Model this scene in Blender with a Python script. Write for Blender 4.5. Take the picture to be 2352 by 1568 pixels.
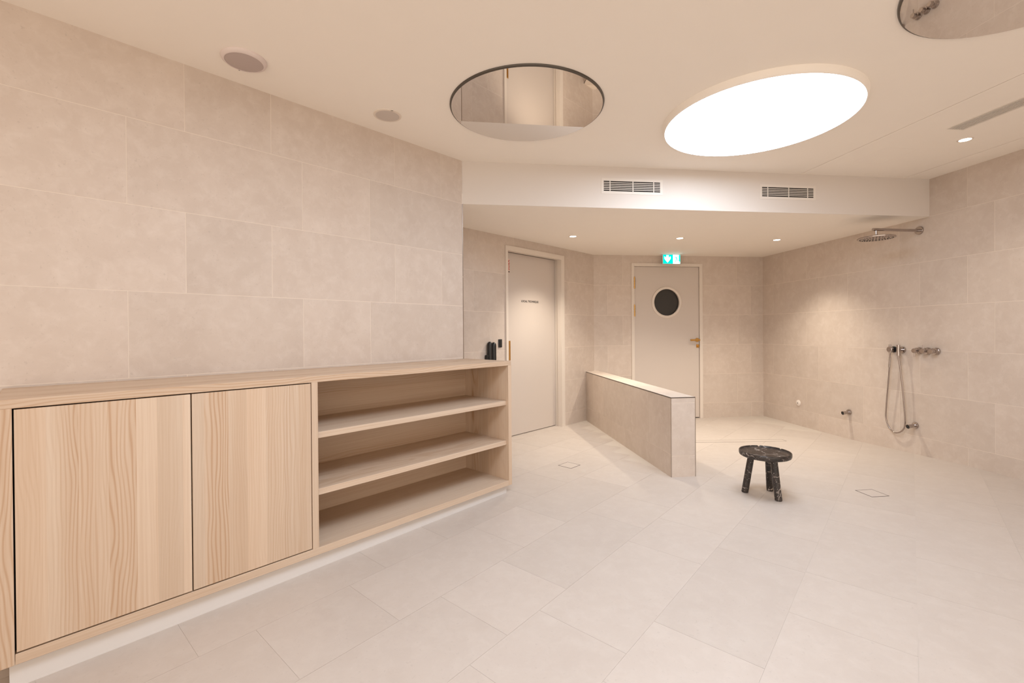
import bpy, bmesh, math, random
from mathutils import Vector, Matrix

random.seed(7)
SC = bpy.context.scene
COL = SC.collection
for o in list(bpy.data.objects):
    bpy.data.objects.remove(o)

# ------------------------------------------------------------------ camera, world, exposure
HC = 1.142                                   # eye height, metres
YAW, PITCH, ROLL = (math.radians(a) for a in (7.1535, 0.2586, -0.4462))
cam_d = bpy.data.cameras.new('camera')
cam = bpy.data.objects.new('camera', cam_d)
COL.objects.link(cam)
r0 = Vector((math.cos(YAW), -math.sin(YAW), 0))
fw = Vector((math.sin(YAW) * math.cos(PITCH), math.cos(YAW) * math.cos(PITCH), -math.sin(PITCH)))
u0 = r0.cross(fw)
cx = r0 * math.cos(ROLL) + u0 * math.sin(ROLL)
cy = -r0 * math.sin(ROLL) + u0 * math.cos(ROLL)
M = Matrix((cx, cy, -fw)).transposed().to_4x4()
M.translation = (0, 0, HC)
cam.matrix_world = M
cam_d.sensor_width = 36
cam_d.lens = 36 * 1045.4 / 2352
cam_d.shift_y = -18.8 / 2352
cam_d.clip_start = 0.05
SC.camera = cam

W = bpy.data.worlds.new('world')
SC.world = W
W.use_nodes = True
W.node_tree.nodes['Background'].inputs[0].default_value = (1.0, 0.86, 0.72, 1)
W.node_tree.nodes['Background'].inputs[1].default_value = 1.44  # uniform warm fill light, added; it comes in through the open rear

SC.view_settings.view_transform = 'Standard'
SC.view_settings.look = 'None'
SC.view_settings.gamma = 1
SC.view_settings.use_curve_mapping = False
try:                                         # keep stray mirror caustics from speckling the floor
    SC.cycles.caustics_reflective = False
    SC.cycles.sample_clamp_indirect = 6.0
except Exception:
    pass
SC.view_settings.exposure = 0.34

LAMP = 9.1                                  # radiance of the large disc lamps
LAMP2 = 11.8                                 # the lamp in front of the cabinet
LAMP_COL = (0.86, 0.98, 1.13)
SPOT_W = 76.0
SPOT_COL = (1.0, 0.91, 0.76)

# ------------------------------------------------------------------ layout (metres, camera foot at the origin)
A = math.radians(50.44)
LD = Vector((math.sin(A), math.cos(A), 0))   # along the wall with the cabinet
LN = Vector((LD.y, -LD.x, 0))                # into the room from it
G = math.radians(48.4)
GD = Vector((math.sin(G), math.cos(G), 0))   # floor tile courses
GN = Vector((GD.y, -GD.x, 0))
def L(s, o, z=0.0): return LD * s + LN * o + Vector((0, 0, z))
OL, OD, OC = -2.72, -3.325, -2.235           # cabinet wall, service door wall, cabinet front
SEND = 2.33                                  # end of the cabinet wall
XR, YB = 4.231, 5.815                        # shower wall, far wall
CORNX = 1.818                                # where far wall and service door wall meet
YBEAM, ZLO, ZHI = 3.586, 2.14, 2.475
YREAR, SREAR = -1.8, -3.0
JOINTS_Z = (0.143, 0.54, 0.94, 1.342, 1.742, 2.142)

def clamp(v): return max(0.0, min(1.0, v))
def floor_z(x, y):
    s = x * LD.x + y * LD.y
    z = -0.01 - 0.03 * clamp((2.3 - s) / 2)
    return z - 0.045 * clamp((x - 1.68) / 0.18) * clamp((y - 3.35) / 1.1)

# ------------------------------------------------------------------ materials
MATS = {}
def new_mat(name):
    m = bpy.data.materials.new(name)
    m.use_nodes = True
    MATS[name] = m
    return m, m.node_tree, m.node_tree.nodes['Principled BSDF']
def plain(name, col, rough=0.5, metal=0.0, spec=0.5, noise=0.0):
    m, nt, b = new_mat(name)
    b.inputs['Base Color'].default_value = (*col, 1)
    b.inputs['Roughness'].default_value = rough
    b.inputs['Metallic'].default_value = metal
    b.inputs['Specular IOR Level'].default_value = spec
    if noise:
        tc = nt.nodes.new('ShaderNodeNewGeometry')
        n = nt.nodes.new('ShaderNodeTexNoise')
        n.inputs['Scale'].default_value = 9
        n.inputs['Detail'].default_value = 4
        r = nt.nodes.new('ShaderNodeValToRGB')
        r.color_ramp.elements[0].color = (*[c * (1 - noise) for c in col], 1)
        r.color_ramp.elements[1].color = (*[min(1, c * (1 + noise)) for c in col], 1)
        nt.links.new(tc.outputs['Position'], n.inputs['Vector'])
        nt.links.new(n.outputs['Fac'], r.inputs['Fac'])
        nt.links.new(r.outputs['Color'], b.inputs['Base Color'])
    return m
def emit(name, col, strength):
    m = bpy.data.materials.new(name)
    m.use_nodes = True
    nt = m.node_tree
    nt.nodes.clear()
    e = nt.nodes.new('ShaderNodeEmission')
    e.inputs[0].default_value = (*col, 1)
    e.inputs[1].default_value = strength
    o = nt.nodes.new('ShaderNodeOutputMaterial')
    nt.links.new(e.outputs[0], o.inputs[0])
    MATS[name] = m
    return m
class N:
    """small node-graph helper"""
    def __init__(self, nt): self.nt = nt
    def add(self, t, **kw):
        n = self.nt.nodes.new(t)
        for k, v in kw.items():
            if k in n.inputs: n.inputs[k].default_value = v
            else: setattr(n, k, v)
        return n
    def link(self, a, b): self.nt.links.new(a, b)
    def math(self, op, a, b=None):
        n = self.add('ShaderNodeMath', operation=op)
        for i, v in enumerate((a, b)):
            if v is None: continue
            if isinstance(v, (int, float)): n.inputs[i].default_value = v
            else: self.link(v, n.inputs[i])
        return n.outputs[0]
    def mix(self, f, a, b, mode='MIX'):
        n = self.add('ShaderNodeMix', data_type='RGBA', blend_type=mode)
        for i, v in ((0, f), (6, a), (7, b)):
            if isinstance(v, (int, float)): n.inputs[i].default_value = v
            elif isinstance(v, tuple): n.inputs[i].default_value = (*v, 1)
            else: self.link(v, n.inputs[i])
        return n.outputs[2]
    def ramp(self, fac, stops):
        n = self.add('ShaderNodeValToRGB')
        cr = n.color_ramp
        while len(cr.elements) < len(stops): cr.elements.new(0.5)
        for e, (p, c) in zip(cr.elements, stops):
            e.position = p
            e.color = (*c, 1) if isinstance(c, tuple) else (c, c, c, 1)
        self.link(fac, n.inputs[0])
        return n.outputs[0]

def stone(name, base, dark, light, rough, stretch=(1, 1, 1), tone=0.075, fleck=0.4):
    m, nt, b = new_mat(name)
    g = N(nt)
    pos = g.add('ShaderNodeNewGeometry').outputs['Position']
    oi = g.add('ShaderNodeObjectInfo')
    off = g.add('ShaderNodeVectorMath', operation='SCALE')
    comb = g.add('ShaderNodeCombineXYZ')
    g.link(oi.outputs['Random'], comb.inputs[0]); g.link(oi.outputs['Random'], comb.inputs[1])
    g.link(comb.outputs[0], off.inputs[0]); off.inputs['Scale'].default_value = 37.0
    add = g.add('ShaderNodeVectorMath', operation='ADD')
    g.link(pos, add.inputs[0]); g.link(off.outputs[0], add.inputs[1])
    mul = g.add('ShaderNodeVectorMath', operation='MULTIPLY')
    g.link(add.outputs[0], mul.inputs[0]); mul.inputs[1].default_value = stretch
    v = mul.outputs[0]
    n1 = g.add('ShaderNodeTexNoise', Scale=4.5, Detail=6.0, Roughness=0.6, Distortion=0.4); g.link(v, n1.inputs['Vector'])
    n2 = g.add('ShaderNodeTexNoise', Scale=16.0, Detail=9.0, Roughness=0.66, Distortion=0.35); g.link(v, n2.inputs['Vector'])
    n3 = g.add('ShaderNodeTexNoise', Scale=85.0, Detail=3.0, Roughness=0.5, Distortion=0.3); g.link(v, n3.inputs['Vector'])
    c = g.mix(g.ramp(n1.outputs['Fac'], [(0.3, 0.0), (0.7, 1.0)]), dark, base)
    c = g.mix(g.ramp(n2.outputs['Fac'], [(0.46, 0.0), (0.74, 0.6)]), c, light)
    pit = g.ramp(n3.outputs['Fac'], [(0.27, fleck), (0.36, 0.0)])
    c = g.mix(pit, c, tuple(x * 0.80 for x in dark))
    t = g.math('ADD', g.math('MULTIPLY', oi.outputs['Random'], tone), 1 - tone / 2)
    cb = g.add('ShaderNodeCombineXYZ')
    for i in range(3): g.link(t, cb.inputs[i])
    c = g.mix(1.0, c, cb.outputs[0], 'MULTIPLY')
    g.link(c, b.inputs['Base Color'])
    b.inputs['Roughness'].default_value = rough
    b.inputs['Specular IOR Level'].default_value = 0.35
    bp = g.add('ShaderNodeBump', Strength=0.06, Distance=0.002)
    g.link(n2.outputs['Fac'], bp.inputs['Height']); g.link(bp.outputs[0], b.inputs['Normal'])
    return m

stone('wall_tile', (0.635, 0.537, 0.461), (0.578, 0.48, 0.407), (0.70, 0.61, 0.537), 0.55)
stone('floor_tile', (0.56, 0.487, 0.43), (0.53, 0.456, 0.40), (0.595, 0.525, 0.468), 0.42, (1, 1, 1), 0.05, 0.35)
plain('wall_grout', (0.765, 0.665, 0.57), 0.8)
plain('floor_grout', (0.58, 0.51, 0.445), 0.8)
plain('paint', (0.93, 0.865, 0.785), 0.75, noise=0.01)
plain('beam_paint', (0.70, 0.632, 0.575), 0.7)
plain('door_paint', (0.62, 0.54, 0.48), 0.5)
plain('casing_paint', (0.73, 0.645, 0.565), 0.5)
plain('plinth', (0.69, 0.65, 0.62), 0.5)
plain('chrome', (0.46, 0.41, 0.385), 0.12, 1.0)
plain('steel', (0.42, 0.36, 0.31), 0.3, 1.0)
plain('dark_steel_and_gap', (0.10, 0.075, 0.06), 0.6, 0.0)
plain('brass', (0.62, 0.36, 0.11), 0.32, 1.0)
plain('black_plastic', (0.012, 0.012, 0.013), 0.28)
plain('black_rubber', (0.01, 0.01, 0.01), 0.5)
plain('painted_shade', (0.012, 0.008, 0.006), 0.9)  # near-black colour standing in for shade in gaps and slots
plain('white_plastic', (0.80, 0.72, 0.66), 0.45)
plain('speaker_rim', (0.74, 0.64, 0.60), 0.5)
plain('speaker_white', (0.78, 0.69, 0.60), 0.5)
plain('speaker_grille', (0.50, 0.41, 0.38), 0.6)
plain('speaker_grille_pale', (0.60, 0.53, 0.48), 0.6)
plain('vent_white', (0.75, 0.683, 0.615), 0.5)
plain('mirror_glass', (0.75, 0.705, 0.66), 0.015, 1.0)
plain('mirror_rim', (0.10, 0.085, 0.07), 0.35, 0.5)
plain('ink', (0.012, 0.008, 0.007), 0.6)
plain('sticker_red', (0.55, 0.04, 0.03), 0.5)
plain('sticker_paper', (0.78, 0.62, 0.53), 0.5)
plain('drain_tile', (0.56, 0.485, 0.427), 0.45)
plain('sign_body', (0.75, 0.73, 0.71), 0.4)
emit('lamp_diffuser', LAMP_COL, LAMP)
emit('lamp_diffuser_cabinet', LAMP_COL, LAMP2)
emit('spot_lens', SPOT_COL, 14.0)
emit('sign_green', (0.0, 0.62, 0.50), 1.35)
emit('sign_white', (0.86, 1.0, 0.98), 1.5)
m, nt, b = new_mat('dark_glass')
b.inputs['Base Color'].default_value = (0.035, 0.032, 0.028, 1)
b.inputs['Roughness'].default_value = 0.08
m, nt, b = new_mat('hose_metal')
g = N(nt)
tc = g.add('ShaderNodeNewGeometry')
wv = g.add('ShaderNodeTexWave', Scale=120.0, bands_direction='Z')
g.link(tc.outputs['Position'], wv.inputs['Vector'])
g.link(g.mix(wv.outputs['Fac'], (0.30, 0.25, 0.23), (0.50, 0.44, 0.41)), b.inputs['Base Color'])
b.inputs['Metallic'].default_value = 1.0
b.inputs['Roughness'].default_value = 0.25

def wood(name, axis, base=(0.58, 0.432, 0.312), pale=(0.64, 0.505, 0.385), line=(0.455, 0.28, 0.165), tone=0.14):
    m, nt, b = new_mat(name)
    g = N(nt)
    tc = g.add('ShaderNodeTexCoord').outputs['Object']
    oi = g.add('ShaderNodeObjectInfo')
    comb = g.add('ShaderNodeCombineXYZ')
    for i in range(3): g.link(g.math('MULTIPLY', oi.outputs['Random'], (31.0, 17.0, 43.0)[i]), comb.inputs[i])
    add = g.add('ShaderNodeVectorMath', operation='ADD')
    g.link(tc, add.inputs[0]); g.link(comb.outputs[0], add.inputs[1])
    def stretched(k, along):
        mul = g.add('ShaderNodeVectorMath', operation='MULTIPLY')
        s = [k, k, k]; s[axis] = along
        g.link(add.outputs[0], mul.inputs[0]); mul.inputs[1].default_value = s
        return mul.outputs[0]
    fine = g.add('ShaderNodeTexNoise', Scale=1.0, Detail=5.0, Roughness=0.65); g.link(stretched(150, 1.6), fine.inputs['Vector'])
    broad = g.add('ShaderNodeTexNoise', Scale=1.0, Detail=2.0, Roughness=0.5, Distortion=0.2); g.link(stretched(9, 0.25), broad.inputs['Vector'])
    warp = g.add('ShaderNodeTexNoise', Scale=1.0, Detail=2.0, Roughness=0.5); g.link(stretched(7, 1.3), warp.inputs['Vector'])
    # growth rings: sine of a warped cross-grain coordinate
    sep = g.add('ShaderNodeSeparateXYZ'); g.link(add.outputs[0], sep.inputs[0])
    cross = sep.outputs[0 if axis != 0 else 2]
    ph = g.math('ADD', g.math('MULTIPLY', cross, 520.0), g.math('MULTIPLY', warp.outputs['Fac'], 60.0))
    ring = g.math('ADD', g.math('MULTIPLY', g.math('SINE', ph), 0.5), 0.5)
    ring = g.math('POWER', ring, 2.5)
    c = g.mix(g.ramp(broad.outputs['Fac'], [(0.35, 0.0), (0.65, 1.0)]), base, pale)
    amt = g.math('MULTIPLY', ring, g.ramp(broad.outputs['Fac'], [(0.36, 0.62), (0.6, 0.12)]))
    wild = g.math('FRACT', g.math('MULTIPLY', oi.outputs['Random'], 7.31))            # some boards are calm, some lively
    amt = g.math('MULTIPLY', amt, g.ramp(wild, [(0.25, 0.35), (0.7, 1.35)]))
    c = g.mix(amt, c, line)
    c = g.mix(g.ramp(fine.outputs['Fac'], [(0.42, 0.0), (0.75, 0.4)]), c, line)
    t = g.math('ADD', g.math('MULTIPLY', oi.outputs['Random'], tone), 1 - tone / 2)
    cb = g.add('ShaderNodeCombineXYZ')
    for i in range(3): g.link(t, cb.inputs[i])
    c = g.mix(1.0, c, cb.outputs[0], 'MULTIPLY')
    g.link(c, b.inputs['Base Color'])
    b.inputs['Roughness'].default_value = 0.5
    b.inputs['Specular IOR Level'].default_value = 0.35
    return m
wood('wood_upright', 2)
wood('wood_level', 0, tone=0.05)

m, nt, b = new_mat('black_marble')
g = N(nt)
tc = g.add('ShaderNodeTexCoord').outputs['Object']
wn = g.add('ShaderNodeTexNoise', Scale=9.0, Detail=4.0, Roughness=0.6); g.link(tc, wn.inputs['Vector'])
vm = g.add('ShaderNodeVectorMath', operation='MULTIPLY_ADD')
g.link(wn.outputs['Color'], vm.inputs[0]); vm.inputs[1].default_value = (0.14, 0.14, 0.14); g.link(tc, vm.inputs[2])
vo = g.add('ShaderNodeTexVoronoi', feature='DISTANCE_TO_EDGE', Scale=7.5); g.link(vm.outputs[0], vo.inputs['Vector'])
brk = g.add('ShaderNodeTexNoise', Scale=12.0, Detail=2.0); g.link(tc, brk.inputs['Vector'])
cloud = g.add('ShaderNodeTexNoise', Scale=26.0, Detail=6.0, Roughness=0.7); g.link(tc, cloud.inputs['Vector'])
speck = g.add('ShaderNodeTexNoise', Scale=125.0, Detail=2.0); g.link(tc, speck.inputs['Vector'])
c = g.ramp(cloud.outputs['Fac'], [(0.35, (0.012, 0.010, 0.009)), (0.75, (0.060, 0.043, 0.035))])
vein = g.math('MULTIPLY', g.ramp(vo.outputs['Distance'], [(0.0, 1.0), (0.028, 0.0)]), g.ramp(brk.outputs['Fac'], [(0.46, 0.0), (0.62, 1.0)]))
c = g.mix(vein, c, (0.62, 0.52, 0.45))
c = g.mix(g.ramp(speck.outputs['Fac'], [(0.66, 0.0), (0.72, 0.75)]), c, (0.55, 0.46, 0.40))
g.link(c, b.inputs['Base Color'])
b.inputs['Roughness'].default_value = 0.32

# ------------------------------------------------------------------ mesh helpers
def link(name, mesh, mat=None, parent=None):
    o = bpy.data.objects.new(name, mesh)
    COL.objects.link(o)
    if mat: 
        mesh.materials.clear(); mesh.materials.append(MATS[mat])
    if parent: o.parent = parent
    return o
def bm_obj(name, bm, mat, parent=None, smooth=False):
    bmesh.ops.recalc_face_normals(bm, faces=bm.faces)
    me = bpy.data.meshes.new(name)
    bm.to_mesh(me); bm.free()
    if smooth:
        for p in me.polygons: p.use_smooth = True
        me.set_sharp_from_angle(angle=math.radians(38))
    return link(name, me, mat, parent)
def empty(name, matrix=None, loc=None):
    o = bpy.data.objects.new(name, None)
    o.empty_display_size = 0.1
    COL.objects.link(o)
    if matrix is not None: o.matrix_world = matrix
    if loc is not None: o.location = loc
    return o
def tag(o, label=None, cat=None, group=None, kind=None):
    for k, v in (('label', label), ('category', cat), ('group', group), ('kind', kind)):
        if v: o[k] = v
    return o
def add_box(bm, x0, x1, y0, y1, z0, z1, bevel=0.0):
    vs = [bm.verts.new((x, y, z)) for x in (x0, x1) for y in (y0, y1) for z in (z0, z1)]
    fs = [(0, 1, 3, 2), (4, 6, 7, 5), (0, 4, 5, 1), (2, 3, 7, 6), (0, 2, 6, 4), (1, 5, 7, 3)]
    faces = [bm.faces.new([vs[i] for i in f]) for f in fs]
    if bevel:
        es = {e for f in faces for e in f.edges}
        bmesh.ops.bevel(bm, geom=list(es), offset=bevel, segments=1, affect='EDGES')
def box(name, x0, x1, y0, y1, z0, z1, mat, parent=None, bevel=0.0):
    bm = bmesh.new()
    add_box(bm, x0, x1, y0, y1, z0, z1, bevel)
    return bm_obj(name, bm, mat, parent)
def add_lathe(bm, prof, seg=48, mat=Matrix(), cap=True):
    """prof: list of (radius, height) revolved about local Z, placed by mat"""
    rings = []
    for r, h in prof:
        if r < 1e-6: rings.append([bm.verts.new(mat @ Vector((0, 0, h)))])
        else: rings.append([bm.verts.new(mat @ Vector((r * math.cos(2 * math.pi * i / seg), r * math.sin(2 * math.pi * i / seg), h))) for i in range(seg)])
    for a, c in zip(rings, rings[1:]):
        for i in range(seg):
            j = (i + 1) % seg
            if len(a) == 1 and len(c) == 1: continue
            if len(a) == 1: bm.faces.new((a[0], c[j], c[i]))
            elif len(c) == 1: bm.faces.new((a[i], a[j], c[0]))
            else: bm.faces.new((a[i], a[j], c[j], c[i]))
    if cap and len(prof) > 3 and len(rings[0]) > 1 and len(rings[-1]) > 1:      # a ring: close the profile on itself
        a, c = rings[-1], rings[0]
        for i in range(seg):
            j = (i + 1) % seg
            bm.faces.new((a[i], a[j], c[j], c[i]))
    elif cap:
        for r in (rings[0], rings[-1]):
            if len(r) > 1: bm.faces.new(r)
def lathe(name, prof, mat, parent=None, seg=48, mtx=Matrix(), smooth=True):
    bm = bmesh.new()
    add_lathe(bm, prof, seg, mtx)
    return bm_obj(name, bm, mat, parent, smooth)
def add_tube(bm, pts, rad, seg=12):
    pts = [Vector(p) for p in pts]
    rings = []
    up = None
    for i, p in enumerate(pts):
        t = (pts[min(i + 1, len(pts) - 1)] - pts[max(i - 1, 0)]).normalized()
        if up is None: up = t.orthogonal().normalized()
        up = (up - t * up.dot(t)).normalized()
        b2 = t.cross(up)
        r = rad[i] if isinstance(rad, (list, tuple)) else rad
        rings.append([bm.verts.new(p + up * (r * math.cos(2 * math.pi * k / seg)) + b2 * (r * math.sin(2 * math.pi * k / seg))) for k in range(seg)])
    for a, c in zip(rings, rings[1:]):
        for i in range(seg):
            j = (i + 1) % seg
            bm.faces.new((a[i], a[j], c[j], c[i]))
    bm.faces.new(rings[0]); bm.faces.new(rings[-1])
def tube(name, pts, rad, mat, parent=None, seg=12):
    bm = bmesh.new()
    add_tube(bm, pts, rad, seg)
    return bm_obj(name, bm, mat, parent, True)
def prism(name, poly, z0, z1, mat, parent=None):
    bm = bmesh.new()
    a = [bm.verts.new((p[0], p[1], z0)) for p in poly]
    c = [bm.verts.new((p[0], p[1], z1)) for p in poly]
    bm.faces.new(a); bm.faces.new(c)
    for i in range(len(poly)):
        j = (i + 1) % len(poly)
        bm.faces.new((a[i], a[j], c[j], c[i]))
    return bm_obj(name, bm, mat, parent)
def frame_of(p, d, z=0.0):
    """local X along d, local Z up, the room on the local -Y side"""
    d = Vector((d[0], d[1], 0)).normalized()
    yv = Vector((0, 0, 1)).cross(d)
    m = Matrix((d, yv, Vector((0, 0, 1)))).transposed().to_4x4()
    m.translation = Vector((p[0], p[1], z))
    return m
AXIS_OUT = Matrix.Rotation(math.radians(90), 4, 'X')      # lathe axis -> local -Y (out of a wall)

# ------------------------------------------------------------------ tiled walls
PROUD, GAP = 0.0008, 0.0034
MESH_CACHE = {}
def tile_mesh(rects):
    key = tuple(tuple(round(v, 4) for v in r) for r in rects)
    if key not in MESH_CACHE:
        bm = bmesh.new()
        for x0, x1, z0, z1 in rects: add_box(bm, x0, x1, 0.0, PROUD, z0, z1)
        bmesh.ops.recalc_face_normals(bm, faces=bm.faces)
        me = bpy.data.meshes.new('tile')
        bm.to_mesh(me); bm.free()
        me.materials.append(MATS['wall_tile'])
        MESH_CACHE[key] = me
    return MESH_CACHE[key]
def cut(r, hole):
    x0, x1, z0, z1 = r; a, c, d, e = hole
    if x1 <= a or x0 >= c or z1 <= d or z0 >= e: return [r]
    out = []
    if x0 < a: out.append((x0, a, z0, z1))
    if x1 > c: out.append((c, x1, z0, z1))
    mx0, mx1 = max(x0, a), min(x1, c)
    if z1 > e: out.append((mx0, mx1, e, z1))
    if z0 < d: out.append((mx0, mx1, z0, d))
    return out
def lay_tiles(parent, u0, u1, z0, z1, zs, rows, hole=None):
    """rows: for each course (bottom up) the list of vertical joints along u"""
    zs = [z0] + [z for z in zs if z0 < z < z1] + [z1]
    for k in range(len(zs) - 1):
        js = sorted(j for j in rows[min(k, len(rows) - 1)] if u0 + 0.02 < j < u1 - 0.02)
        js = [u0] + js + [u1]
        for a, c in zip(js, js[1:]):
            h = GAP / 2
            rs = [(a + (h if a > u0 else 0), c - (h if c < u1 else 0), zs[k] + (h if k else 0), zs[k + 1] - (h if k < len(zs) - 2 else 0))]
            if hole: rs = cut(rs[0], hole)
            rs = [q for q in rs if q[1] - q[0] > 0.004 and q[3] - q[2] > 0.004]
            if not rs: continue
            cx0 = min(q[0] for q in rs); cz0 = min(q[2] for q in rs)
            o = bpy.data.objects.new('tile', tile_mesh([(q[0] - cx0, q[1] - cx0, q[2] - cz0, q[3] - cz0) for q in rs]))
            COL.objects.link(o)
            o.parent = parent
            o.location = (cx0, 0, cz0)
def backing(name, mtx, boxes, label, mat='wall_grout'):
    bm = bmesh.new()
    for b_ in boxes: add_box(bm, *b_)
    o = bm_obj(name, bm, mat)
    o.matrix_world = mtx
    return tag(o, label, None, None, 'structure')
def pattern(base, lo, hi, flip=False):
    """joints of the alternating 0.79 / 0.40 m tiles: base, base+0.40, base+1.19 ..."""
    out, k = [], math.floor((lo - base) / 1.19) - 1
    while base + k * 1.19 < hi + 1.2:
        out += [base + k * 1.19, base + k * 1.19 + 0.40]
        k += 1
    return [j for j in out if lo < j < hi]

ZB = -0.12
# cabinet wall (u = s along LD)
wl = backing('wall_left', frame_of(L(0, OL), LD), [(SREAR, SEND, PROUD, 0.72, ZB, ZHI + 0.1)], 'long pale limestone tiled wall behind the wooden cabinet')
ra = pattern(0.537, SREAR, SEND)
rb = pattern(-0.08 - 0.40 + 0.394, SREAR, 0.2) + [0.314, 1.106, 1.538]
lay_tiles(wl, SREAR, SEND, ZB, ZHI, JOINTS_Z, [ra, rb, ra, rb, ra, rb, ra])
# shower wall (u runs from the far corner towards the camera: u = YB - y)
wr = backing('wall_right', frame_of((XR, YB), (0, -1)), [(-0.15, YB - YREAR, PROUD, 0.15, ZB, ZHI + 0.1)], 'pale limestone tiled shower wall carrying the chrome fittings')
odd = [YB - y for y in (5.414, 5.03, 4.261, 3.87, 3.091, 2.70, 1.92, 1.53, 0.75, 0.36, -0.42, -0.81)]
evn = [YB - y for y in (5.611, 4.848, 4.449, 3.676, 3.283, 2.50, 2.11, 1.33, 0.94, 0.16, -0.23, -1.01)]
lay_tiles(wr, 0, YB - YREAR, ZB, ZHI, JOINTS_Z, [evn, odd, evn, odd, evn, odd, evn])
# far wall with the porthole door (u = x)
D2 = (2.337, 3.333, ZB, 2.032)
wb = backing('wall_back', frame_of((0, YB), (1, 0)), [(CORNX - 0.1, D2[0], PROUD, 0.15, ZB, ZLO + 0.2), (D2[1], XR + 0.15, PROUD, 0.15, ZB, ZLO + 0.2), (D2[0], D2[1], PROUD, 0.15, D2[3], ZLO + 0.2)], 'limestone tiled end wall around the porthole door')
lay_tiles(wb, CORNX, XR, ZB, ZLO, JOINTS_Z, [[2.0, 4.05], [2.21, 3.85], [2.006, 4.05], [2.216, 3.86], [2.007, 4.046], [2.216, 3.842]], D2)
# service door wall (u = s along LD)
SC0 = Vector((CORNX, YB, 0)).dot(LD)
D1 = (3.434, 4.442, ZB, 2.042)
wd = backing('wall_service', frame_of(L(0, OD), LD), [(2.2, D1[0], PROUD, 0.15, ZB, ZLO + 0.2), (D1[1], SC0 + 0.1, PROUD, 0.15, ZB, ZLO + 0.2), (D1[0], D1[1], PROUD, 0.15, D1[3], ZLO + 0.2)], 'limestone tiled wall around the plain service door')
lay_tiles(wd, 2.2, SC0, ZB, ZLO, JOINTS_Z, [[3.2, 4.9], [2.9, 4.699], [2.98, 4.525], [3.2, 4.95], [2.988, 4.527], [2.6, 3.569, 3.945, 4.688]], D1)
p3 = L(SREAR, OL)                            # rear walls left out behind the camera so the added world light enters

# ------------------------------------------------------------------ floor
bm = bmesh.new()
nx, ny = 92, 80
fx = [p3.x - 0.1 + (XR + 0.1 - (p3.x - 0.1)) * i / nx for i in range(nx + 1)]
fy = [YREAR - 0.1 + (YB + 0.1 - (YREAR - 0.1)) * i / ny for i in range(ny + 1)]
gv = [[bm.verts.new((x, y, floor_z(x, y) - 0.0009)) for y in fy] for x in fx]
for i in range(nx):
    for j in range(ny): bm.faces.new((gv[i][j], gv[i + 1][j], gv[i + 1][j + 1], gv[i][j + 1]))
fl = bm_obj('floor', bm, 'floor_grout')
tag(fl, 'pale limestone tiled floor of the wet room', None, None, 'structure')
room = [L(SREAR, OL), L(SEND, OL), L(SEND, OD), Vector((CORNX, YB, 0)), Vector((XR, YB, 0)), Vector((XR, YREAR, 0)), Vector((p3.x, YREAR, 0))]
def inside(x, y, poly):
    c = False
    for i in range(len(poly)):
        a, b_ = poly[i], poly[i - 1]
        if (a.y > y) != (b_.y > y) and x < (b_.x - a.x) * (y - a.y) / (b_.y - a.y) + a.x: c = not c
    return c
F0, FH = -1.96, 0.3952
bases = {-1: 1.275, 0: 0.678, 1: 1.293, 2: 1.094, 3: 1.33, 4: 2.133}
for k in range(-6, 16):
    o0, o1 = F0 + k * FH, F0 + (k + 1) * FH
    js = sorted(pattern(bases.get(k, (k * 0.53) % 1.19), -4.6, 6.8))
    for a, c in zip(js, js[1:]):
        pts = [(a + (c - a) * i / 4, o0 + (o1 - o0) * j / 2) for i in (0, 2, 4) for j in (0, 1, 2)]
        if not any(inside((GD * s + GN * o).x, (GD * s + GN * o).y, room) for s, o in pts): continue
        bm = bmesh.new()
        h = 0.0006
        nu = 4 if c - a > 0.6 else 2
        grid = []
        for i in range(nu + 1):
            row = []
            for j in range(3):
                s = a + h + (c - a - 2 * h) * i / nu
                q = o0 + h + (o1 - o0 - 2 * h) * j / 2
                p = GD * s + GN * q
                row.append(bm.verts.new((p.x, p.y, floor_z(p.x, p.y))))
            grid.append(row)
        for i in range(nu):
            for j in range(2): bm.faces.new((grid[i][j], grid[i + 1][j], grid[i + 1][j + 1], grid[i][j + 1]))
        top = list(bm.faces)
        ext = bmesh.ops.extrude_face_region(bm, geom=top)
        for v in ext['geom']:
            if isinstance(v, bmesh.types.BMVert): v.co.z -= 0.0022
        bm_obj('tile', bm, 'floor_tile', fl)

# ------------------------------------------------------------------ ceilings and beam
X1, X2 = 2.966, 3.972
outer = [L(SREAR - 0.1, OL - 0.1), L(SEND, OL - 0.1), Vector((L(SEND, OL).x, YBEAM + 0.02, 0)), Vector((XR + 0.1, YBEAM + 0.02, 0)), Vector((XR + 0.1, YREAR - 0.1, 0)), Vector((p3.x - 0.1, YREAR - 0.1, 0))]
ce = prism('ceiling', outer, ZHI + 0.006, ZHI + 0.06, 'paint')
tag(ce, 'smooth cream painted ceiling with round mirrors and disc lamp', None, None, 'structure')
main = [L(SREAR - 0.05, OL - 0.05), L(SEND, OL - 0.05), Vector((L(SEND, OL).x, YBEAM, 0)), Vector((X1 - 0.003, YBEAM, 0)), Vector((X1 + 0.03, YREAR, 0)), Vector((p3.x, YREAR, 0))]
prism('panel', main, ZHI, ZHI + 0.006, 'paint', ce)
def xl(y): return X1 + 0.003 + (YBEAM - y) / (YBEAM - YREAR) * 0.033
def xr(y): return X2 - 0.004 + (YBEAM - y) / (YBEAM - YREAR) * 0.023
HX0, HX1, HY0, HY1 = 3.172, 3.442, 2.99, 3.278
bm = bmesh.new()
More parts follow.
